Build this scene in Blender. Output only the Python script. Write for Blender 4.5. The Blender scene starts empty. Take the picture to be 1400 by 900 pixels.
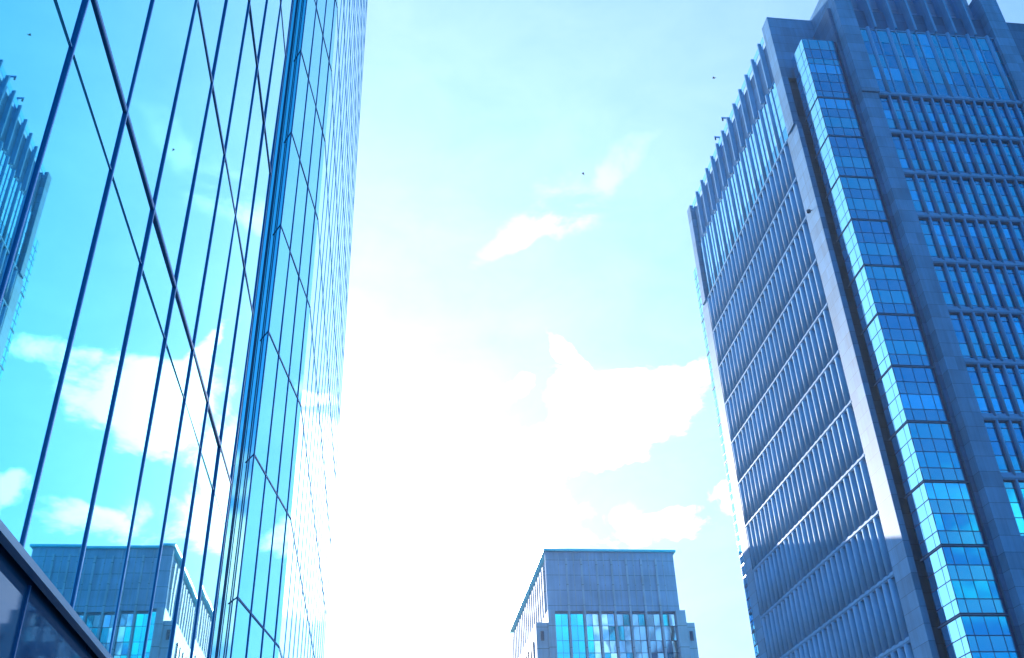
import bpy, math, random
from mathutils import Vector, Matrix

random.seed(7)
scene = bpy.context.scene
COL = scene.collection

# ------------------------------------------------------------------ camera
CAM_Z = 1.6
YAW, PITCH, ROLL = -.141672571, .568088015, -.0395647797
cy_, sy_ = math.cos(YAW), math.sin(YAW)
RZ = Matrix(((cy_, -sy_, 0), (sy_, cy_, 0), (0, 0, 1)))
fw = RZ @ Vector((0, math.cos(PITCH), math.sin(PITCH)))
up = RZ @ Vector((0, -math.sin(PITCH), math.cos(PITCH)))
ri = RZ @ Vector((1, 0, 0))
cr, sr = math.cos(ROLL), math.sin(ROLL)
r2 = cr * ri + sr * up
u2 = -sr * ri + cr * up
cam = bpy.data.cameras.new("camera")
cam.sensor_width = 36.0
cam.lens = 1365.188 / 1400 * 36.0
cam.clip_start = 0.05
cam.clip_end = 6000
camo = bpy.data.objects.new("camera", cam)
COL.objects.link(camo)
camo.matrix_world = Matrix(((r2.x, u2.x, -fw.x, 0), (r2.y, u2.y, -fw.y, 0), (r2.z, u2.z, -fw.z, CAM_Z), (0, 0, 0, 1)))
scene.camera = camo


def ray(px, py):
    """direction seen at a pixel of the photograph; only used to aim clouds in the sky."""
    d = r2 * ((px - 700) / 1365.188) - u2 * ((py - 450) / 1365.188) + fw
    return d.normalized()


# ------------------------------------------------------------------ light
SUN_DIR = Vector((-.165, 1.0, .345)).normalized()          # towards the sun
SUN_EL = math.asin(SUN_DIR.z)
SUN_AZ = math.atan2(SUN_DIR.x, SUN_DIR.y)                 # from +Y towards +X
sun = bpy.data.lights.new("sun", 'SUN')
sun.energy = 4.3
sun.angle = math.radians(.5)
sun.color = (1.0, .93, .86)
suno = bpy.data.objects.new("sun", sun)
COL.objects.link(suno)
suno.rotation_euler = (-SUN_DIR).to_track_quat('-Z', 'Y').to_euler()
suno.location = (-60, 200, 120)

world = bpy.data.worlds.new("World")
scene.world = world
world.use_nodes = True
nt = world.node_tree
nt.nodes.clear()
N = nt.nodes.new
L = nt.links.new
out = N("ShaderNodeOutputWorld")
bg = N("ShaderNodeBackground")
bg.inputs[1].default_value = .15
L(bg.outputs[0], out.inputs[0])
sky = N("ShaderNodeTexSky")
sky.sky_type = 'NISHITA'
sky.sun_disc = False
sky.sun_elevation = SUN_EL
sky.sun_rotation = SUN_AZ
sky.altitude = 20
sky.air_density = 1.0
sky.dust_density = 0.5
sky.ozone_density = 2.2
tint = N("ShaderNodeMix")
tint.data_type = 'RGBA'
tint.blend_type = 'MULTIPLY'
tint.inputs[0].default_value = 1
L(sky.outputs[0], tint.inputs[6])
tint.inputs[7].default_value = (.07, 1.15, 1.75, 1)
tc = N("ShaderNodeTexCoord")


def vmath(op, a, b=None):
    n = N("ShaderNodeVectorMath")
    n.operation = op
    for i, v in enumerate((a, b)):
        if v is None:
            continue
        if isinstance(v, (tuple, Vector)):
            n.inputs[i].default_value = tuple(v)
        else:
            L(v, n.inputs[i])
    return n


def fmath(op, a, b=None, clamp=False):
    n = N("ShaderNodeMath")
    n.operation = op
    n.use_clamp = clamp
    for i, v in enumerate((a, b)):
        if v is None:
            continue
        if isinstance(v, (int, float)):
            n.inputs[i].default_value = v
        else:
            L(v, n.inputs[i])
    return n.outputs[0]


def smooth(v, lo, hi, a=0., b=1.):
    n = N("ShaderNodeMapRange")
    n.interpolation_type = 'SMOOTHSTEP'
    L(v, n.inputs[0])
    n.inputs[1].default_value, n.inputs[2].default_value = lo, hi
    n.inputs[3].default_value, n.inputs[4].default_value = a, b
    return n.outputs[0]


DIR = tc.outputs["Generated"]
noise = N("ShaderNodeTexNoise")
noise.inputs["Scale"].default_value = 10.0
noise.inputs["Detail"].default_value = 9
noise.inputs["Roughness"].default_value = .62
noise.inputs["Distortion"].default_value = .35
L(vmath('MULTIPLY', DIR, (1, 1, 1.9)).outputs[0], noise.inputs["Vector"])


# cloud banks: (left end, right end, half height in pixels of the photograph, weight), all at one place in the sky dome
BANKS = [((765, 560), (960, 545), 46, 1.0), ((735, 488), (800, 505), 16, .75), ((900, 520), (1010, 505), 30, .8), ((800, 600), (900, 590), 30, .85),
         ((610, 555), (705, 545), 16, .72), ((560, 640), (770, 610), 42, .9), ((480, 750), (770, 705), 75, 1.1),
         ((950, 712), (1060, 690), 20, .8), ((800, 735), (960, 722), 18, .6), ((1080, 600), (1250, 560), 40, .8)]
BANKS = [(ray(*a), ray(*b), h / 1365.0, wt) for a, b, h, wt in BANKS]
WISPS = [((655, 352), (800, 282), 16, .34), ((760, 300), (890, 195), 16, .13)]
WISPS = [(ray(*a), ray(*b), h / 1365.0, wt) for a, b, h, wt in WISPS]
for az, el, w, h, wt in ((-115, 14, .5, .12, .8), (125, 17, .35, .11, .85), (170, 20, .3, .10, .8), (100, 35, .25, .07, .6)):
    d = Vector((math.sin(math.radians(az)) * math.cos(math.radians(el)), math.cos(math.radians(az)) * math.cos(math.radians(el)), math.sin(math.radians(el))))
    rt = Vector((d.y, -d.x, 0)).normalized() * w
    BANKS.append((d - rt, d + rt, h, wt))


# the outlines of the banks are warped so that they billow
warp = N("ShaderNodeTexNoise")
warp.inputs["Scale"].default_value = 7.0
warp.inputs["Detail"].default_value = 5
L(DIR, warp.inputs["Vector"])
WDIR = vmath('ADD', DIR, vmath('MULTIPLY', vmath('SUBTRACT', warp.outputs["Color"], (.5, .5, .5)).outputs[0], (.16, .16, .13)).outputs[0]).outputs[0]


def bank_mask(banks, q1):
    mask = None
    for A, B, hh, wt in banks:
        d = ((A + B) / 2).normalized()
        t = B - A
        half = t.length / 2
        t.normalize()
        n = d.cross(t).normalized()
        rel = vmath('SUBTRACT', WDIR, d).outputs[0]
        dx = fmath('DIVIDE', vmath('DOT_PRODUCT', rel, t).outputs["Value"], half)
        dz = fmath('DIVIDE', vmath('DOT_PRODUCT', rel, n).outputs["Value"], hh)
        dd = fmath('DIVIDE', fmath('SUBTRACT', .6, vmath('DOT_PRODUCT', DIR, d).outputs["Value"]), .1)
        q = fmath('ADD', fmath('ADD', fmath('MULTIPLY', dx, dx), fmath('MULTIPLY', dz, dz)), fmath('MAXIMUM', dd, 0))
        m = fmath('MULTIPLY', smooth(q, 0.0, q1, 1, 0), wt)
        mask = m if mask is None else fmath('MAXIMUM', mask, m)
    return mask


mask = bank_mask(BANKS, 2.6)
dens = smooth(fmath('ADD', fmath('MULTIPLY', noise.outputs[0], 2.1), fmath('MULTIPLY', mask, .72)), 1.24, 1.66)
dens = fmath('MULTIPLY', dens, smooth(mask, 0.0, .22))
wisp = fmath('MULTIPLY', bank_mask(WISPS, 2.4), smooth(noise.outputs[0], .36, .62))
dens = fmath('MAXIMUM', dens, wisp)
cmix = N("ShaderNodeMix")
cmix.data_type = 'RGBA'
L(fmath('MULTIPLY', dens, .92), cmix.inputs[0])
# thin high veil of cirrus, brightest round the sun
sdot = fmath('MAXIMUM', vmath('DOT_PRODUCT', DIR, SUN_DIR).outputs["Value"], 0)
veil = N("ShaderNodeVectorMath")
veil.operation = 'MULTIPLY_ADD'
vk = fmath('ADD', fmath('MULTIPLY', fmath('POWER', sdot, 2.0), 2.25), fmath('MULTIPLY', fmath('POWER', sdot, 30.0), 2.5))
vk = fmath('MULTIPLY', vk, fmath('ADD', fmath('MULTIPLY', noise.outputs[0], .5), .75))
cvk = N("ShaderNodeCombineXYZ")
for i in range(3):
    L(vk, cvk.inputs[i])
L(cvk.outputs[0], veil.inputs[0])
veil.inputs[1].default_value = (.94, 1.0, .95)
comp = vmath('DIVIDE', tint.outputs[2], vmath('ADD', vmath('DIVIDE', tint.outputs[2], (2.0, 2.0, 6.0)).outputs[0], (1, 1, 1)).outputs[0])
L(comp.outputs[0], veil.inputs[2])
L(veil.outputs[0], cmix.inputs[6])
# sunlit cloud: brighter towards the sun
cl = N("ShaderNodeMix")
cl.data_type = 'RGBA'
L(sdot, cl.inputs[0])
cl.inputs[6].default_value = (2.5, 4.6, 5.8, 1)
cl.inputs[7].default_value = (9.5, 9.8, 10.2, 1)
L(cl.outputs[2], cmix.inputs[7])
L(cmix.outputs[2], bg.inputs[0])

vs = scene.view_settings
vs.view_transform = 'Standard'
vs.look = 'None'
vs.exposure = 1.2
vs.gamma = 1
vs.use_curve_mapping = False
scene.cycles.max_bounces = 12
scene.cycles.glossy_bounces = 10
scene.cycles.diffuse_bounces = 3
scene.cycles.sample_clamp_indirect = 6


# ------------------------------------------------------------------ materials
def mat(name, color, rough=.6, metal=0., spec=.5):
    m = bpy.data.materials.new(name)
    m.use_nodes = True
    b = m.node_tree.nodes["Principled BSDF"]
    b.inputs["Base Color"].default_value = (*color, 1)
    b.inputs["Roughness"].default_value = rough
    b.inputs["Metallic"].default_value = metal
    b.inputs["Specular IOR Level"].default_value = spec
    return m


def add_stone(m, color, slab=(2.4, 1.8), var=.26, bump=.12):
    """slabs of slightly different tone with fine joints, stains and grain"""
    t = m.node_tree
    b = t.nodes["Principled BSDF"]
    g = t.nodes.new("ShaderNodeNewGeometry")
    sep = t.nodes.new("ShaderNodeSeparateXYZ")
    t.links.new(g.outputs["Position"], sep.inputs[0])

    def M(op, a, bb=None):
        n = t.nodes.new("ShaderNodeMath")
        n.operation = op
        for i, v in enumerate((a, bb)):
            if v is None:
                continue
            if isinstance(v, (int, float)):
                n.inputs[i].default_value = v
            else:
                t.links.new(v, n.inputs[i])
        return n.outputs[0]
    cz = M('FLOOR', M('DIVIDE', M('ADD', sep.outputs[2], .31), slab[1]))
    cu = M('FLOOR', M('DIVIDE', M('ADD', M('ADD', sep.outputs[0], sep.outputs[1]), .17), slab[0]))
    cmb = t.nodes.new("ShaderNodeCombineXYZ")
    t.links.new(cz, cmb.inputs[0])
    t.links.new(cu, cmb.inputs[1])
    wn = t.nodes.new("ShaderNodeTexWhiteNoise")
    t.links.new(cmb.outputs[0], wn.inputs["Vector"])
    fz = M('FRACT', M('DIVIDE', M('ADD', sep.outputs[2], .31), slab[1]))
    joint = M('LESS_THAN', M('MINIMUM', fz, M('SUBTRACT', 1.0, fz)), .012)
    nz = t.nodes.new("ShaderNodeTexNoise")
    nz.inputs["Scale"].default_value = .35
    nz.inputs["Detail"].default_value = 8
    t.links.new(g.outputs["Position"], nz.inputs["Vector"])
    gr = t.nodes.new("ShaderNodeTexNoise")
    gr.inputs["Scale"].default_value = 14
    gr.inputs["Detail"].default_value = 4
    t.links.new(g.outputs["Position"], gr.inputs["Vector"])
    v = M('ADD', 1.0 - var * .9, M('MULTIPLY', wn.outputs["Value"], var))
    v = M('ADD', v, M('MULTIPLY', M('SUBTRACT', nz.outputs[0], .5), .5))
    v = M('ADD', v, M('MULTIPLY', M('SUBTRACT', gr.outputs[0], .5), .22))
    # faint rain streaks running down the wall
    st = t.nodes.new("ShaderNodeTexNoise")
    st.inputs["Scale"].default_value = 1.0
    st.inputs["Detail"].default_value = 6
    sv = t.nodes.new("ShaderNodeVectorMath")
    sv.operation = 'MULTIPLY'
    sv.inputs[1].default_value = (2.6, 2.6, .11)
    t.links.new(g.outputs["Position"], sv.inputs[0])
    t.links.new(sv.outputs[0], st.inputs["Vector"])
    v = M('ADD', v, M('MULTIPLY', M('SUBTRACT', st.outputs[0], .5), .45))
    v = M('MULTIPLY', v, M('SUBTRACT', 1.0, M('MULTIPLY', joint, .62)))
    mx = t.nodes.new("ShaderNodeVectorMath")
    mx.operation = 'SCALE'
    mx.inputs[0].default_value = color
    t.links.new(v, mx.inputs["Scale"])
    t.links.new(mx.outputs[0], b.inputs["Base Color"])
    bp = t.nodes.new("ShaderNodeBump")
    bp.inputs["Strength"].default_value = bump
    bp.inputs["Distance"].default_value = .05
    t.links.new(gr.outputs[0], bp.inputs["Height"])
    t.links.new(bp.outputs[0], b.inputs["Normal"])
    return m


def add_wave(m, scale=.5, strength=.05, dist=.02):
    """slow waviness of float glass so reflections bend a little"""
    t = m.node_tree
    b = t.nodes["Principled BSDF"]
    g = t.nodes.new("ShaderNodeNewGeometry")
    nz = t.nodes.new("ShaderNodeTexNoise")
    nz.inputs["Scale"].default_value = scale
    nz.inputs["Detail"].default_value = 1.5
    t.links.new(g.outputs["Position"], nz.inputs["Vector"])
    bp = t.nodes.new("ShaderNodeBump")
    bp.inputs["Strength"].default_value = strength
    bp.inputs["Distance"].default_value = dist
    t.links.new(nz.outputs[0], bp.inputs["Height"])
    t.links.new(bp.outputs[0], b.inputs["Normal"])
    return m


M = {}
M['stone'] = add_stone(mat('blue_grey_stone', (.3, .3, .3), .6, 0, .4), (.125, .35, .58))
M['fin'] = add_stone(mat('cast_stone_fins', (.3, .3, .3), .62, 0, .35), (.14, .39, .64), (9, 900), .06)
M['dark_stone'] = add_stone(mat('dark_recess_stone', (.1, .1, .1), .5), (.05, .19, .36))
M['panel'] = add_stone(mat('crown_back_panels', (.3, .3, .3), .5), (.24, .38, .56), (3.1, 2.4), .22)
M['grey_panel'] = add_stone(mat('grey_metal_panels', (.3, .3, .3), .9, 0, .1), (.38, .54, .76), (30, 2.7), .10)
M['light_stone'] = add_stone(mat('pale_stone', (.4, .4, .4), .7, 0, .3), (.48, .60, .74), (3, 3.6), .1)
M['mirror'] = add_wave(mat('mirror_glass', (.13, .72, .82), .012, 1.0), .45, .08)
M['plinth_reflection'] = mat('painted_plinth_reflection', (.09, .17, .28), .2)  # pale strips that paint faint upright reflections onto the plinth glass
M['fold_mirror'] = mat('fold_mirror_glass', (.97, 1.0, 1.0), .02, 1.0)
M['pale_mullion'] = mat('pale_blue_mullion', (.25, .65, .82), .35, .6)
M['base_glass'] = add_wave(mat('dark_plinth_glass', (.02, .10, .21), .03, 0, .45), .5, .05)
M['gasket'] = mat('dark_gasket', (.002, .13, .34), .35)
M['cap'] = mat('anodised_cap', (.22, .42, .68), .3, .8)
M['ledge'] = mat('pale_ledge_metal', (.22, .38, .50), .4, .5)
M['vision'] = add_wave(mat('vision_glass', (.008, .55, .66), .03, 1.0), .6, .06)
M['vision_b'] = add_wave(mat('vision_glass_deep', (.006, .40, .57), .03, 1.0), .6, .06)
M['bright'] = add_wave(mat('vision_glass_bright', (.05, .64, .85), .06, 1.0), .6, .05)  # brighter tint of the vision glass, for some panes
M['spandrel'] = mat('spandrel_glass', (.05, .42, .58), .12, .9)
M['side_glass'] = add_wave(mat('side_bay_glass', (.32, .74, .90), .02, 1.0), .6, .05)
M['joint'] = mat('dark_window_joint', (.006, .05, .18), .4)
M['dark_glass'] = mat('dark_return_glass', (.01, .06, .16), .35, .0, .3)
M['cyan'] = add_wave(mat('cyan_glass', (.0, .95, .98), .10, .8), .6, .05)
M['roof_edge'] = mat('cyan_roof_flashing', (.02, .78, .92), .4, .3)
M['pale_glass'] = add_wave(mat('pale_reflecting_glass', (.55, .72, .85), .06, 1.0), .22, .3, .2)
M['lamp_metal'] = mat('dark_lamp_metal', (.03, .05, .10), .4)
M['bird'] = mat('dark_feathers', (.02, .02, .03), .8)
M['asphalt'] = add_stone(mat('asphalt', (.05, .05, .05), .9), (.05, .05, .055), (50, 50), .02, .3)
M['paving'] = add_stone(mat('paving', (.25, .25, .25), .8), (.27, .27, .28), (.6, .6), .2)
M['paint'] = mat('road_paint', (.75, .75, .75), .6)
M['kerb'] = add_stone(mat('granite_kerb', (.3, .3, .3), .7), (.35, .35, .36), (1, 5), .1)


# ------------------------------------------------------------------ mesh helpers
class MB:
    def __init__(self):
        self.v, self.f, self.mi, self.ms, self.sm = [], [], [], [], []

    def m(self, key):
        if key not in self.ms:
            self.ms.append(key)
        return self.ms.index(key)

    def poly(self, pts, key, smooth=False):
        n = len(self.v)
        self.v += [tuple(p) for p in pts]
        self.f.append(tuple(range(n, n + len(pts))))
        self.mi.append(self.m(key))
        self.sm.append(smooth)

    def box(self, x0, x1, y0, y1, z0, z1, key):
        x0, x1 = min(x0, x1), max(x0, x1)
        y0, y1 = min(y0, y1), max(y0, y1)
        n = len(self.v)
        self.v += [(x0, y0, z0), (x1, y0, z0), (x1, y1, z0), (x0, y1, z0), (x0, y0, z1), (x1, y0, z1), (x1, y1, z1), (x0, y1, z1)]
        k = self.m(key)
        for q in ((0, 3, 2, 1), (4, 5, 6, 7), (0, 1, 5, 4), (1, 2, 6, 5), (2, 3, 7, 6), (3, 0, 4, 7)):
            self.f.append(tuple(n + i for i in q))
            self.mi.append(k)
            self.sm.append(False)

    def prism(self, pts, z0, z1, key, smooth=False):
        """closed vertical prism over a plan outline (counter-clockwise)"""
        a = sum(p[0] * q[1] - q[0] * p[1] for p, q in zip(pts, pts[1:] + pts[:1]))
        if a < 0:
            pts = pts[::-1]
        n, c = len(self.v), len(pts)
        self.v += [(p[0], p[1], z0) for p in pts] + [(p[0], p[1], z1) for p in pts]
        k = self.m(key)
        for i in range(c):
            j = (i + 1) % c
            self.f.append((n + i, n + j, n + c + j, n + c + i))
            self.mi.append(k)
            self.sm.append(smooth)
        self.f.append(tuple(n + i for i in range(c))[::-1])
        self.f.append(tuple(n + c + i for i in range(c)))
        self.mi += [k, k]
        self.sm += [False, False]

    def build(self, name, parent=None, bevel=0):
        me = bpy.data.meshes.new(name)
        me.from_pydata(self.v, [], self.f)
        for k in self.ms:
            me.materials.append(M[k])
        me.polygons.foreach_set("material_index", self.mi)
        me.polygons.foreach_set("use_smooth", self.sm)
        me.update()
        o = bpy.data.objects.new(name, me)
        COL.objects.link(o)
        if parent is not None:
            o.parent = parent
            o.location = -parent.location
        if bevel:
            b = o.modifiers.new("bevel", 'BEVEL')
            b.width = bevel
            b.segments = 2
        return o


def thing(name, label, cat, loc=(0, 0, 0), group=None):
    o = bpy.data.objects.new(name, None)
    COL.objects.link(o)
    o.location = loc
    o['label'], o['category'] = label, cat
    if group:
        o['group'] = group
    return o


def sub(mb, name, part, root):
    """a sub-part: child of a part, whose mesh is written in world coordinates"""
    o = mb.build(name)
    o.parent = part
    o.location = (0, 0, 0)
    return o


def structure(o):
    o['kind'] = 'structure'
    return o


# ------------------------------------------------------------------ ground
g = MB(); g.poly([(-1500, -1500, 0), (1500, -1500, 0), (1500, 1500, 0), (-1500, 1500, 0)], 'asphalt'); structure(g.build('ground'))
g = MB(); g.box(-3.0, 9.0, -120, 160, .001, .13, 'paving'); structure(g.build('pavement'))
g = MB(); g.box(9.0, 9.25, -120, 160, .001, .14, 'kerb'); structure(g.build('kerb'))
g = MB(); g.box(36, 100, 60, 160, .001, .13, 'paving'); structure(g.build('plaza'))
g = MB()
for i in range(-10, 14):
    g.box(22.0, 22.15, i * 10, i * 10 + 5, .001, .006, 'paint')
structure(g.build('road_marking'))

# ------------------------------------------------------------------ LEFT: glass tower with a folded mirror facade
GT = thing('glass_tower', 'folded mirror glass tower close on the left, blue sky and clouds reflected in its panes', 'office tower', (-20, 20, 0))
H_GT = 132.0
AX = -3.0
COLW = 1.68
ENDA = 18.5
ys = [6.75 + COLW * k for k in range(-3, 7)] + [ENDA]
fl = [3.0, 8.1, 12.07, 16.07, 20.07, 24.07]
while fl[-1] < 126:
    fl.append(fl[-1] + 4.0)
fl = [z + CAM_Z for z in fl]
VAL = (-4.62, 27.45)
BC = (-3.63, 25.5)
BE = (-2.93, 30.2)
CE = (-2.93, 54.0)
body = MB()
ins = .12
body.prism([(AX - ins, -40), (AX - ins, ENDA), (VAL[0] - .3, VAL[1] + .95), (BC[0], BC[1] + .6), (BE[0] - ins, BE[1] + .1), (CE[0] - ins, CE[1] - .05), (-45, CE[1] - .05), (-45, -40)], 0, H_GT, 'base_glass')
body.build('core', GT)


def strip(mb, p, q, z0, z1, key, proud, width_end=0.0, back=.02):
    """a flat bar lying on the wall p->q (outside is to the right of p->q), between two heights"""
    d = (Vector(q) - Vector(p)).normalized()
    n = Vector((d.y, -d.x))
    P, Q = Vector(p), Vector(q)
    a, b, c, e = P - n * back, Q - n * back, Q + n * proud, P + n * proud
    mb.prism([tuple(a), tuple(b), tuple(c), tuple(e)], z0, z1, key)


def pane(mb, p, q, z0, z1, key, jit=.0016, gap=.0):
    """a pane of glass with its own tiny tilt, 12 mm thick"""
    d = (Vector(q) - Vector(p)).normalized()
    n = Vector((d.y, -d.x))
    w = (Vector(q) - Vector(p)).length
    h = z1 - z0
    a, b = random.uniform(-jit, jit), random.uniform(-jit, jit)
    offs = [(-w / 2 * a - h / 2 * b), (w / 2 * a - h / 2 * b), (w / 2 * a + h / 2 * b), (-w / 2 * a + h / 2 * b)]
    base = [(p[0], p[1], z0), (q[0], q[1], z0), (q[0], q[1], z1), (p[0], p[1], z1)]
    mb.poly([(x + n.x * (o - .01), y + n.y * (o - .01), z) for (x, y, z), o in zip(base, offs)], key)


def mullion_on(p, d, z0, z1, w=.044, proud=.006, cap=.009, capw=.022, key='gasket'):
    d = Vector(d).normalized()
    P = Vector(p)
    mb = MB()
    strip(mb, tuple(P - d * w / 2), tuple(P + d * w / 2), z0, z1, key, proud)
    if cap:
        strip(mb, tuple(P - d * capw / 2), tuple(P + d * capw / 2), z0, z1, 'cap', proud + cap, back=-proud)
    return mb.build('mullion', GT)


# wing A
for i in range(len(ys) - 1):
    for j in range(5):
        mb = MB()
        pane(mb, (AX, ys[i]), (AX, ys[i + 1]), fl[j], fl[j + 1], 'mirror', .0042)
        mb.build('glass_panel', GT)
mb = MB()
for i in range(len(ys) - 1):
    for j in range(5, len(fl) - 1):
        pane(mb, (AX, ys[i]), (AX, ys[i + 1]), fl[j], fl[j + 1], 'mirror')
yy = ys[0]
while yy > -38:
    for j in range(len(fl) - 1):
        pane(mb, (AX, yy - COLW), (AX, yy), fl[j], fl[j + 1], 'mirror')
    yy -= COLW
mb2 = mb
# wing C joins the same stuff part: many small panes seen at a grazing angle
ncol = 14
cw = (CE[1] - BE[1]) / ncol
for i in range(ncol):
    for j in range(len(fl) - 1):
        pane(mb2, (BE[0], BE[1] + cw * i), (BE[0], BE[1] + cw * (i + 1)), fl[j], fl[j + 1], 'mirror', .001)
o = mb2.build('glass_panel', GT)
o['kind'] = 'stuff'
for y in ys:
    mullion_on((AX, y), (0, 1), fl[0] + .03, H_GT)
# wing B, turned towards the street, and the hidden fold beside it
bd = Vector(BE) - Vector(BC)
bl = bd.length
bd.normalize()
bt = [0, 1.42, 2.84, 4.2, bl]
for i in range(4):
    p, q = Vector(BC) + bd * bt[i], Vector(BC) + bd * bt[i + 1]
    for j in range(8):
        mb = MB()
        pane(mb, tuple(p), tuple(q), fl[j], fl[j + 1], 'mirror', .0015)
        mb.build('glass_panel', GT)
    mb = MB()
    pane(mb, tuple(p), tuple(q), fl[8], fl[-1], 'mirror', 0)
    mb.build('upper_glass', GT)
for t in bt[:-1]:
    mullion_on(tuple(Vector(BC) + bd * (t + (.05 if t == 0 else 0))), bd, fl[0] + .03, H_GT, .07)
for p, q, n in ((VAL, BC, 3), ((AX, ENDA), VAL, 0)):
    mb = MB()
    pane(mb, p, q, fl[0], fl[-1], 'fold_mirror', 0)
    mb.build('fold_glass', GT)
    d = Vector(q) - Vector(p)
    for k in range(n):
        mullion_on(tuple(Vector(p) + d * ((k + .5) / n)), d, fl[0], H_GT, .026, .005, 0)
for i in range(1, ncol + 1):
    mullion_on((BE[0], BE[1] + cw * i - (.05 if i == ncol else 0)), (0, 1), fl[0], H_GT, .035, .006, .0, key='pale_mullion')
for j, z in enumerate(fl):
    mb = MB()
    h = .034 if j else .035
    strip(mb, (AX, -38), (AX, ENDA - .01), z - h, z + h, 'gasket' if j else 'ledge', .007 if j else .06)
    if j:
        strip(mb, (AX, -38), (AX, ENDA - .01), z - .010, z + .010, 'cap', .010, back=-.007)
    strip(mb, BC, tuple(Vector(BE) - bd * .01), z - h * .8, z + h * .8, 'gasket', .007)
    strip(mb, tuple(Vector(BC) + (Vector(VAL) - Vector(BC)) * .3), tuple(Vector(BC)), z - h * .4, z + h * .4, 'gasket', .006)
    strip(mb, BE, CE, z - .05, z + .05, 'pale_mullion', .005)
    mb.build('transom' if j else 'ledge', GT)
mb = MB()
strip(mb, (AX, -38), (AX, ENDA - .01), 7.22 + CAM_Z - .003, 7.22 + CAM_Z + .003, 'side_glass', .001)
mb.build('joint_line', GT)
# dark plinth glazing under the ledge
y = -6.0
while y < 17:
    mb = MB()
    pane(mb, (AX - .06, y), (AX - .06, y + 2.5), .15, fl[0] - .045, 'base_glass', .003)
    strip(mb, (AX - .06, y), (AX - .06, y + .03), .15, fl[0] - .045, 'gasket', .004)
    strip(mb, (AX - .06, y + .06), (AX - .06, y + 2.5), 2.5, 2.53, 'cap', .008)
    for a, w in ((.7, .28), (1.55, .16)):
        pane(mb, (AX - .05, y + a), (AX - .05, y + a + w), .2, 2.45, 'plinth_reflection', 0)
    mb.build('plinth_window', GT)
    y += 2.5

# ------------------------------------------------------------------ RIGHT: stone tower with fins and glass corner bays
S = 56.0


def Zk(k):
    return k * S + CAM_Z


ST = thing('stone_tower', 'tall blue grey stone tower on the right with finned faces and glass corner bay', 'office tower', (76, 120, 0))
LV = [1.787 - .1285 * k for k in range(14)]               # heights of the ledges, two storeys apart
LV = [z for z in LV if z > .05]
XL, YR = 56.0, 1.634 * S                                  # front planes of the two faces
P1a, P1b = 1.75 * S, 1.815 * S
FPa, FPb = 2.550 * S, 2.605 * S
XN = 1.125 * S                                            # side of the notch
ZT = Zk(2.19)
ZC = Zk(1.787)


def left(u, d, z):
    return (XL - d, u, z)


def right(u, d, z):
    return (u, YR - d, z)


def fbox(mb, F, u0, u1, d0, d1, z0, z1, key):
    a, b = F(u0, d0, z0), F(u1, d1, z1)
    mb.box(a[0], b[0], a[1], b[1], min(a[2], b[2]), max(a[2], b[2]), key)


def fin(mb, F, u, w, d0, d1, z0, z1, key, n=7):
    """upright fin with a half-round nose"""
    r = w / 2
    pts = [(u - r, d0)]
    for i in range(n + 1):
        t = math.pi * (1 - i / n)
        pts.append((u + r * math.cos(t), d1 - r + r * math.sin(t)))
    pts.append((u + r, d0))
    plan = [F(a, b, 0)[:2] for a, b in pts]
    mb.prism([tuple(p) for p in plan], z0, z1, key, True)


def fpane(mb, F, u0, u1, d, z0, z1, key, jit=.004):
    w, h = u1 - u0, z1 - z0
    a, b = random.uniform(-jit, jit), random.uniform(-jit, jit)
    pts = []
    for uu, zz, su, sz in ((u0, z0, -1, -1), (u1, z0, 1, -1), (u1, z1, 1, 1), (u0, z1, -1, 1)):
        pts.append(F(uu, d + su * w / 2 * a + sz * h / 2 * b, zz))
    # orient outwards
    e1, e2 = Vector(pts[1]) - Vector(pts[0]), Vector(pts[3]) - Vector(pts[0])
    o = Vector(F(u0, d + 1, z0)) - Vector(F(u0, d, z0))
    if e1.cross(e2).dot(o) < 0:
        pts = pts[::-1]
    mb.poly(pts, key)


# core volumes behind the faces
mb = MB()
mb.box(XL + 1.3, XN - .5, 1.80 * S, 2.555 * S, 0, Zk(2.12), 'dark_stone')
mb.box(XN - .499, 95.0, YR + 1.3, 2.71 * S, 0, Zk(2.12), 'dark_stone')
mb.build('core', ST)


def pillar(x0, x1, y0, y1, z1, proud, ax):
    mb = MB()
    zt = ZC - .02
    mb.box(x0, x1, y0, y1, 0, zt, 'stone')
    p = .22 if proud else 0
    if ax == 'x':
        mb.box(x0 - p, x1 + .002, y0 + .35, y1 - .9, zt + .01, z1, 'stone')
    else:
        mb.box(x0 - .0, x1 + .22, y0 - p, y1, zt + .01, z1, 'stone')
    # drafted band at every second storey
    return mb.build('pillar', ST, .04)


pillar(XL, XL + .75, P1a, P1b, ZT, True, 'x')
pillar(XL, XL + .75, FPa, FPb, Zk(2.18), True, 'x')
pillar(XN, 1.168 * S, YR, YR + 6.4, Zk(2.2), True, 'y')
pillar(1.5505 * S, 1.596 * S, YR, YR + 6.4, Zk(2.2), True, 'y')
pillar(XN, 1.168 * S, 2.721 * S - 6.4, 2.721 * S, Zk(2.2), False, 'y')
# side walls that join the pillars to the notch beams
mb = MB(); mb.box(XN + .004, XN + .6, YR + 6.401, 99.6, 0, Zk(2.2), 'stone'); mb.build('side_wall', ST)
mb = MB(); mb.box(XL + .02, XN + .015, P1a + .37, P1a + 1.9, Zk(1.955), ZT - .01, 'stone'); mb.build('beam', ST, .03)
mb = MB(); mb.box(XL + .02, XN + .015, FPb - 1.9, FPb - .37, Zk(1.955), ZT - .01, 'stone'); mb.build('beam', ST, .03)
mb = MB(); mb.box(1.596 * S + .03, 1.72 * S, 1.82 * S, 1.85 * S, Zk(1.9), ZT, 'stone')
mb.box(1.596 * S + .23, 1.72 * S, 1.825 * S, 1.845 * S, 0, Zk(1.9) - .01, 'dark_stone'); mb.build('beam', ST, .03)
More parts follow.
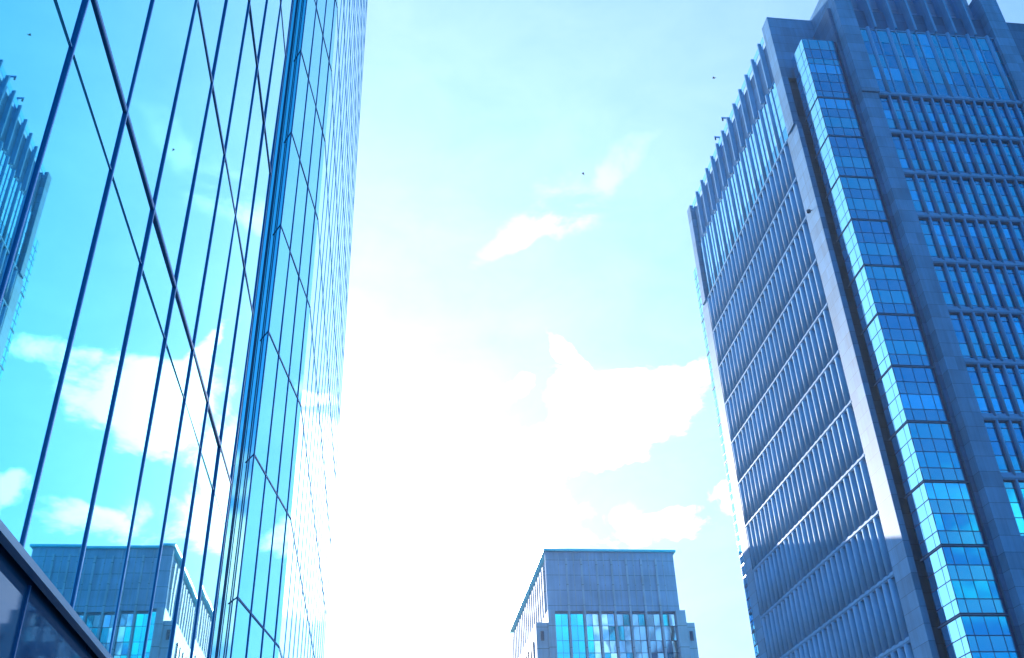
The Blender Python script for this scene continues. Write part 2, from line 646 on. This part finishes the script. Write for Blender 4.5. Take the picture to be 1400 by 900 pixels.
# back wall of the corner recess, one slab joint per storey
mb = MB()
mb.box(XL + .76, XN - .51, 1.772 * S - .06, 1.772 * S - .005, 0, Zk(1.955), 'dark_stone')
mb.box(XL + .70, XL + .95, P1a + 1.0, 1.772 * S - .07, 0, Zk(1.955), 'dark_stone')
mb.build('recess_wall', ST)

# ledges
UL0, UL1 = P1b + .01, FPa - .01
UR0, UR1 = 1.168 * S + .01, 1.5505 * S - .01
for F, u0, u1 in ((left, UL0, UL1), (right, UR0, UR1)):
    for k, zl in enumerate(LV):
        mb = MB()
        z = Zk(zl)
        fbox(mb, F, u0, u1, -.75, -.06, z - .30, z + .30, 'fin')
        fbox(mb, F, u0 + .003, u1 - .003, -.07, .03, z - .17, z + .12, 'fin')
        if F is right:
            fbox(mb, F, u0 + .006, u1 - .006, -.62, -.20, z + .302, z + .62, 'fin')
        mb.build('ledge', ST, .05)

# fins between the ledges: one screen per pair of storeys, its slats are its pattern
finL = [1.8394 * S + .0292 * S * i for i in range(-1, 25)]
finL = [u for u in finL if UL0 + .45 < u < UL1 - .3]
finR = [(1.1969 + .02785 * i) * S for i in range(13)]
for F, us, w in ((left, finL, .98), (right, finR, .27)):
    for k in range(len(LV) - 1):
        mb = MB()
        zt, zb = Zk(LV[k]) - .30, Zk(LV[k + 1]) + .20
        for u in us:
            fin(mb, F, u, w, -.66, .06 if F is left else .04, zb, zt, 'fin')
        mb.build('fin_screen', ST)
# glazing behind the left fins, one band per pair of storeys
for k in range(len(LV) - 1):
    mb = MB()
    zt, zb = Zk(LV[k]) - .36, Zk(LV[k + 1]) + .36
    rows = [zb, zb + .9, zb + 2.7, zb + 4.4, zt]
    for i in range(len(finL) + 1):
        a = finL[i - 1] if i else UL0
        b = finL[i] if i < len(finL) else UL1
        for r in range(4):
            fpane(mb, left, a, b, -.62, rows[r] + .04, rows[r + 1] - .04, 'spandrel' if r in (0, 2) else 'vision')
    fbox(mb, left, UL0, UL1, -.74, -.66, zb, zt, 'joint')
    mb.build('glazing', ST)
# windows of the right face: every bay between two fins is one window
NB = [14, 14, 14, 14, 13, 12, 10, 8, 7, 5, 3, 2, 0, 0]
rest = MB()
for k in range(len(LV) - 1):
    zt, zb = Zk(LV[k]) - .36, Zk(LV[k + 1]) + .36
    rows = [zb, zb + .62, zb + 2.35, zb + 4.05, zb + 5.7, zt]
    for i in range(14):
        a = finR[i - 1] if i else UR0
        b = finR[i] if i < 13 else UR1
        mb = MB() if i < NB[k] else rest
        for r in range(5):
            key = ('spandrel', 'vision', 'vision', 'vision', 'spandrel')[r]
            q = random.random()
            if key == 'vision':
                key = 'bright' if q < .10 else ('vision_b' if q < .42 else 'vision')
            if k == 6 and r == 1 and i < 6:
                key = 'bright'
            fpane(mb, right, a, b, -.46, rows[r] + .05, rows[r + 1] - .05, key)
        fbox(mb, right, a, b, -.60, -.50, zb, zt, 'joint')
        if i < NB[k]:
            mb.build('window', ST)
o = rest.build('window', ST)
o['kind'] = 'stuff'

# crown: tall glazing, alternately round columns and thin mullions, then free-standing blades up to the parapet
ZG_L, ZG_R = Zk(2.005), Zk(2.03)
# left face
thin = [(1.8445 + .0583 * i) * S for i in range(0, 13)]
wide = [u - .0292 * S for u in thin]
thin = [u for u in thin if u < UL1 - .8]
wide = [u for u in wide if UL0 + .2 < u < UL1 - .3]


def crown(F, u0, u1, thin, wide, zg, ztop, glasskey):
    edges = [u0] + sorted(thin + wide) + [u1]
    zb = ZC + .36
    for i in range(len(edges) - 1):
        mb = MB()
        n = 5
        for r in range(n):
            za, zz = zb + (zg - .35 - zb) * r / n, zb + (zg - .35 - zb) * (r + 1) / n
            q = random.random()
            key = glasskey if F is left else ('bright' if q < .04 else ('vision_b' if q < .45 else 'vision'))
            if F is right and r == 1 and i in (0, 1, 2, 7):
                key = 'bright'
            if r == 0:
                key = 'spandrel'
            fpane(mb, F, edges[i], edges[i + 1], -.30, za + .05, zz - .05, key)
        fbox(mb, F, edges[i], edges[i + 1], -.55, -.42, zb, zg - .3, 'joint')
        mb.build('crown_window', ST)
    for u in wide:
        mb = MB()
        fin(mb, F, u, .72 if F is left else .55, -.5, .0, ZC + .2, zg + .12, 'fin', 9)
        mb.build('crown_column', ST)
    for u in thin:
        mb = MB()
        fbox(mb, F, u - .09, u + .09, -.5, -.17, zb, zg - .28, 'fin')
        mb.build('crown_mullion', ST, .03)
    mb = MB()
    fbox(mb, F, u0, u1, -1.6, -.25, zg - .28, zg - .03, 'fin')
    mb.build('crown_sill', ST)
    mb = MB()
    fbox(mb, F, u0, u1, *((-1.4, -.6) if F is left else (-3.0, -2.2)), zg - .02, ztop - (1.3 if F is left else 0), 'panel')
    mb.build('crown_wall', ST)


crown(left, UL0, UL1, thin, wide, ZG_L, Zk(2.178), 'side_glass')
for u in thin:
    mb = MB()
    fbox(mb, left, u - .16, u + .16, -.59, .18, ZG_L - .02, Zk(2.18), 'fin')
    mb.build('crown_blade', ST, .03)
thinR = [(1.2212 + .0556 * i) * S for i in range(6)]
wideR = [(1.2001 + .0553 * i) * S for i in range(7)]
crown(right, UR0, UR1, thinR, wideR, ZG_R, Zk(2.235), 'vision')
for u in thinR:
    mb = MB()
    fbox(mb, right, u - .17, u + .17, -2.19, .12, ZG_R - .02, Zk(2.235), 'fin')
    mb.build('crown_blade', ST, .03)
# parapet glass behind the left blades
mb = MB()
fbox(mb, left, UL0, UL1, -.16, -.10, Zk(2.178) - 1.31, Zk(2.178) - .08, 'side_glass')
mb.build('parapet_glass', ST)


# corner bays of glass
def corner_bay(y_front, y_back, sgn, near):
    """sgn=1: the bay that shows its front to the viewer; -1: its mirror image at the far end"""
    xb, xr = 1.0228 * S, 1.110 * S
    FL = lambda u, d, z: (xb - d, u, z)
    FF = lambda u, d, z: (u, y_front - sgn * d, z)
    core = MB()
    core.box(xb + .12, XN - .02, y_front + sgn * .12, y_back, 0, Zk(1.998) - .05, 'joint')
    co = core.build('bay_core', ST)
    tops = [1.998] + LV
    cf = [xb, xb + .92, xb + 2.42, xb + 3.95, xr]
    cl = [y_front, y_front + sgn * 1.05, y_front + sgn * 2.75, y_back]
    for k in range(len(tops) - 1):
        zt, zb = Zk(tops[k]) - (.14 if k else 0), Zk(tops[k + 1]) + .14
        h = zt - zb
        fr = [0, .21, .49, .72, 1.0] if k else [0, .10, .26, .40, .56, .66, .82, 1.0]
        mb = MB()
        for r in range(len(fr) - 1):
            za, zz = zb + h * fr[r] + .06, zb + h * fr[r + 1] - .06
            bright = random.random() < .12
            deep = random.random() < .4
            for c in range(4):
                if k:
                    key = 'spandrel' if r in (0, 2) else ('bright' if bright or random.random() < .04 else ('vision_b' if deep else 'vision'))
                else:
                    key = ('spandrel', 'vision_b', 'spandrel', 'bright', 'vision', 'vision_b', 'vision')[r]
                fpane(mb, FF, cf[c] + .05, cf[c + 1] - .05, 0, za, zz, key, .006)
            for c in range(3):
                a, b = sorted((cl[c], cl[c + 1]))
                fpane(mb, FL, a + (.05 if near else .10), b - (.05 if near else .10), 0, za + (0 if near else .06), zz - (0 if near else .06), 'side_glass', .012)
        # frame behind the panes
        mb.box(xb + .03, xb + .10, min(y_front, y_back), max(y_front, y_back), zb, zt, 'joint')
        mb.box(xb + .11, xr, y_front + sgn * .03, y_front + sgn * .10, zb, zt, 'joint')
        mb.build('bay_window', ST)
        mb = MB()
        mb.box(xb - .03, XN - .03, y_front - sgn * .03, y_back + sgn * .5, Zk(tops[k + 1]) - .06, Zk(tops[k + 1]) + .06, 'dark_stone')
        mb.build('bay_ledge', ST)
    mb = MB()
    for z in range(0, 60):
        mb.box(xr + .02, XN - .01, y_front + sgn * .11, y_front + sgn * .15, z * 1.87 + .06, z * 1.87 + 1.80, 'dark_glass')
    mb.build('bay_return', ST)


corner_bay(1.662 * S, 1.737 * S, 1, True)
corner_bay(2.693 * S, 2.618 * S, -1, False)
# roof slab, seen from nowhere in the photograph but closing the top
mb = MB()
mb.box(XL + 3.01, XN + .61, P1a + 2, FPb - 2, Zk(2.12), Zk(2.13), 'dark_stone')
mb.box(XN + .62, 95, YR + 3.01, 2.71 * S, Zk(2.12), Zk(2.15), 'dark_stone')
mb.build('roof', ST)
# a small floodlight on the stone pillar and the window-cleaning davits on the parapet
mb = MB()
mb.box(XL - .32, XL - .005, 99.55, 99.65, Zk(1.520), Zk(1.520) + .10, 'lamp_metal')
mb.prism([(XL - .55 + .3 * math.cos(t * math.pi / 6), 99.6 + .28 * math.sin(t * math.pi / 6)) for t in range(12)], Zk(1.520) - .34, Zk(1.520) + .02, 'lamp_metal')
mb.build('floodlight', ST, .03)
for u, h in ((2.165 * S, 1.6), (2.245 * S, 1.3)):
    mb = MB()
    zt = Zk(2.178) - .1
    mb.box(XL + .5, XL + .8, u - .15, u + .15, zt - 3.2, zt + h, 'cap')
    mb.box(XL - .35, XL + .8, u - .1, u + .1, zt + h, zt + h + .28, 'cap')
    mb.box(XL - .30, XL - .05, u - .12, u + .12, zt + h - .55, zt + h - .01, 'lamp_metal')
    mb.build('roof_davit', ST, .03)

# ------------------------------------------------------------------ CENTRE: shorter tower at the end of the street
CT = thing('street_end_tower', 'shorter pale violet tower at street end with cyan glass bays under flat roof', 'office tower', (40, 190, 0))
Y0 = 168.0
cz = lambda r: r * Y0 + CAM_Z
x0, x1 = .1678 * Y0, .3065 * Y0
YB = 218.0
ztop, zsh, zlow, zgl = cz(.3675), cz(.3048), cz(.2934), cz(.3019)
mb = MB()
mb.box(x0 + .9, x1 + .2, Y0 + .7, YB, 0, ztop - .5, 'grey_panel')
mb.build('core', CT)
mb = MB(); mb.box(x0 - .25, x1 + .45, Y0 - .5, YB + .5, ztop, ztop + .4, 'roof_edge'); mb.build('roof', CT, .04)
mb = MB()
mb.box(x0 + .06, x1, Y0, Y0 + .69, cz(.3045), ztop - .01, 'grey_panel')
mb.build('crown_wall', CT)
# ribs on the crown and down between the bays
bays = [.1738 + (.3022 - .1738) * i / 8 for i in range(9)]
for i in range(1, 8):
    x = bays[i] * Y0
    mb = MB()
    mb.box(x - .17, x + .17, Y0 - .38, Y0 - .01, 0, cz(.3600), 'light_stone')
    mb.build('rib', CT, .03)
for i in range(16):
    x = (bays[0] + (bays[8] - bays[0]) * (i + .5) / 16) * Y0
    if i % 2:
        continue
    x = (bays[i // 2] + bays[i // 2 + 1]) / 2 * Y0
    mb = MB()
    mb.box(x - .07, x + .07, Y0 - .10, Y0 - .01, cz(.3046), ztop - .3, 'light_stone')
    mb.build('thin_rib', CT)
# glazed bays
nr = 14
for i in range(8):
    a, b = bays[i] * Y0 + .17, bays[i + 1] * Y0 - .17
    key = 'cyan' if i < 2 else 'pale_glass'
    mb = MB()
    z = zgl
    for r in range(nr):
        h = (2.05, 2.5)[r % 2]
        for c in range(2):
            w = (b - a) / 2
            FF = lambda u, d, zz: (u, Y0 + .25 - d, zz)
            fpane(mb, FF, a + c * w + .04, a + (c + 1) * w - .04, 0, z - h + .05, z - .05, key if key == 'cyan' or random.random() > .2 else 'vision', .01 if i < 2 else .03)
        z -= h
    mb.box(a, b, Y0 + .35, Y0 + .5, z, zgl, 'joint' if i > 1 else 'vision_b')
    mb.build('glazed_bay', CT)
# shoulders
mb = MB(); mb.box(x0 - .05, bays[0] * Y0 + .16, Y0 - .6, Y0 + 6, 0, zsh, 'light_stone'); mb.build('pillar', CT, .05)
mb = MB(); mb.box(bays[8] * Y0 - .16, .3112 * Y0, Y0 - .6, Y0 + 6, 0, zsh, 'light_stone'); mb.build('pillar', CT, .05)
for a, b, s in ((.1553 * Y0, x0 - .06, -1), (.3113 * Y0, .3211 * Y0, 1)):
    mb = MB()
    mb.box(a, b, Y0 + .3, YB - 8, 0, zlow, 'light_stone')
    o = mb.build('shoulder', CT, .05)
    mb = MB()
    m_ = (a + b) / 2
    mb.box(m_ - .28, m_ + .28, Y0 + .2, Y0 + .29, cz(.275), cz(.2845), 'dark_glass')
    mb.build('window', CT)
# pale fins of the sunlit street side
for i in range(18):
    y = Y0 + 3.5 + i * 2.6
    mb = MB()
    mb.box(x0 + .05, x0 + .9, y, y + .75, zlow + .3, ztop - 1.6, 'light_stone')
    mb.build('side_fin', CT)
mb = MB(); mb.box(x0 + .70, x0 + .89, Y0 + .7, YB, ztop - 2.19, ztop - .01, 'grey_panel'); mb.build('side_fascia', CT)
mb = MB(); mb.box(x0 + .80, x0 + .895, Y0 + .71, YB - .1, zlow + .3, ztop - 2.2, 'dark_glass'); mb.build('side_gap_shade', CT)  # dark sheet added to deepen the shade between the side fins
for i in range(12):
    y = Y0 + 3.5 + i * 3.1
    mb = MB()
    mb.box(.1553 * Y0 - .22, .1553 * Y0 - .01, y, y + 1.1, 6, zlow - 2.4, 'dark_glass')
    mb.build('side_window', CT)


# ------------------------------------------------------------------ thin summer haze in the street
hz = bpy.data.materials.new('thin_haze')
hz.use_nodes = True
hz.node_tree.nodes.clear()
ho = hz.node_tree.nodes.new("ShaderNodeOutputMaterial")
hv = hz.node_tree.nodes.new("ShaderNodeVolumePrincipled")
hv.inputs["Color"].default_value = (.68, .90, 1, 1)
hv.inputs["Density"].default_value = .00015
hv.inputs["Anisotropy"].default_value = .55
hz.node_tree.links.new(hv.outputs[0], ho.inputs["Volume"])
M['haze'] = hz
mb = MB(); mb.box(-1600, 1600, -1600, 1600, -1, 136, 'haze'); o = mb.build('haze'); o['kind'] = 'stuff'


# ------------------------------------------------------------------ two birds far up in the pale sky
def bird(label, px, py, dist, span, rot):
    d = ray(px, py)
    p = Vector((0, 0, CAM_Z)) + d * dist
    mb = MB()
    s = span / 2
    b = [(0, .42, 0), (.10, .1, .0), (.06, -.3, 0), (0, -.55, .02), (-.06, -.3, 0), (-.10, .1, 0)]
    topv, lowv = (0, 0, .1), (0, 0, -.1)
    for i in range(6):
        a, c = b[i], b[(i + 1) % 6]
        mb.poly([a, c, topv], 'bird', True)
        mb.poly([c, a, lowv], 'bird', True)
    for sg in (-1, 1):
        for dz in (0, -.02):
            mb.poly([(sg * .07, .18, .03 + dz), (sg * s * .5, .25, .22 + dz), (sg * s, -.05, .12 + dz), (sg * s * .5, -.08, .2 + dz), (sg * .07, -.15, .03 + dz)], 'bird')
    o = mb.build('bird')
    o.location = p
    o.rotation_euler = rot
    o['label'], o['category'] = label, 'bird'
    o['group'] = 'birds high above the street'
    return o


bird('tiny dark bird flying beside the upper part of the stone tower', 976, 107, 190, .6, (.3, .2, .8))
bird('tiny dark bird flying alone in the pale middle of the sky', 797, 238, 190, .6, (.2, -.2, 2.1))
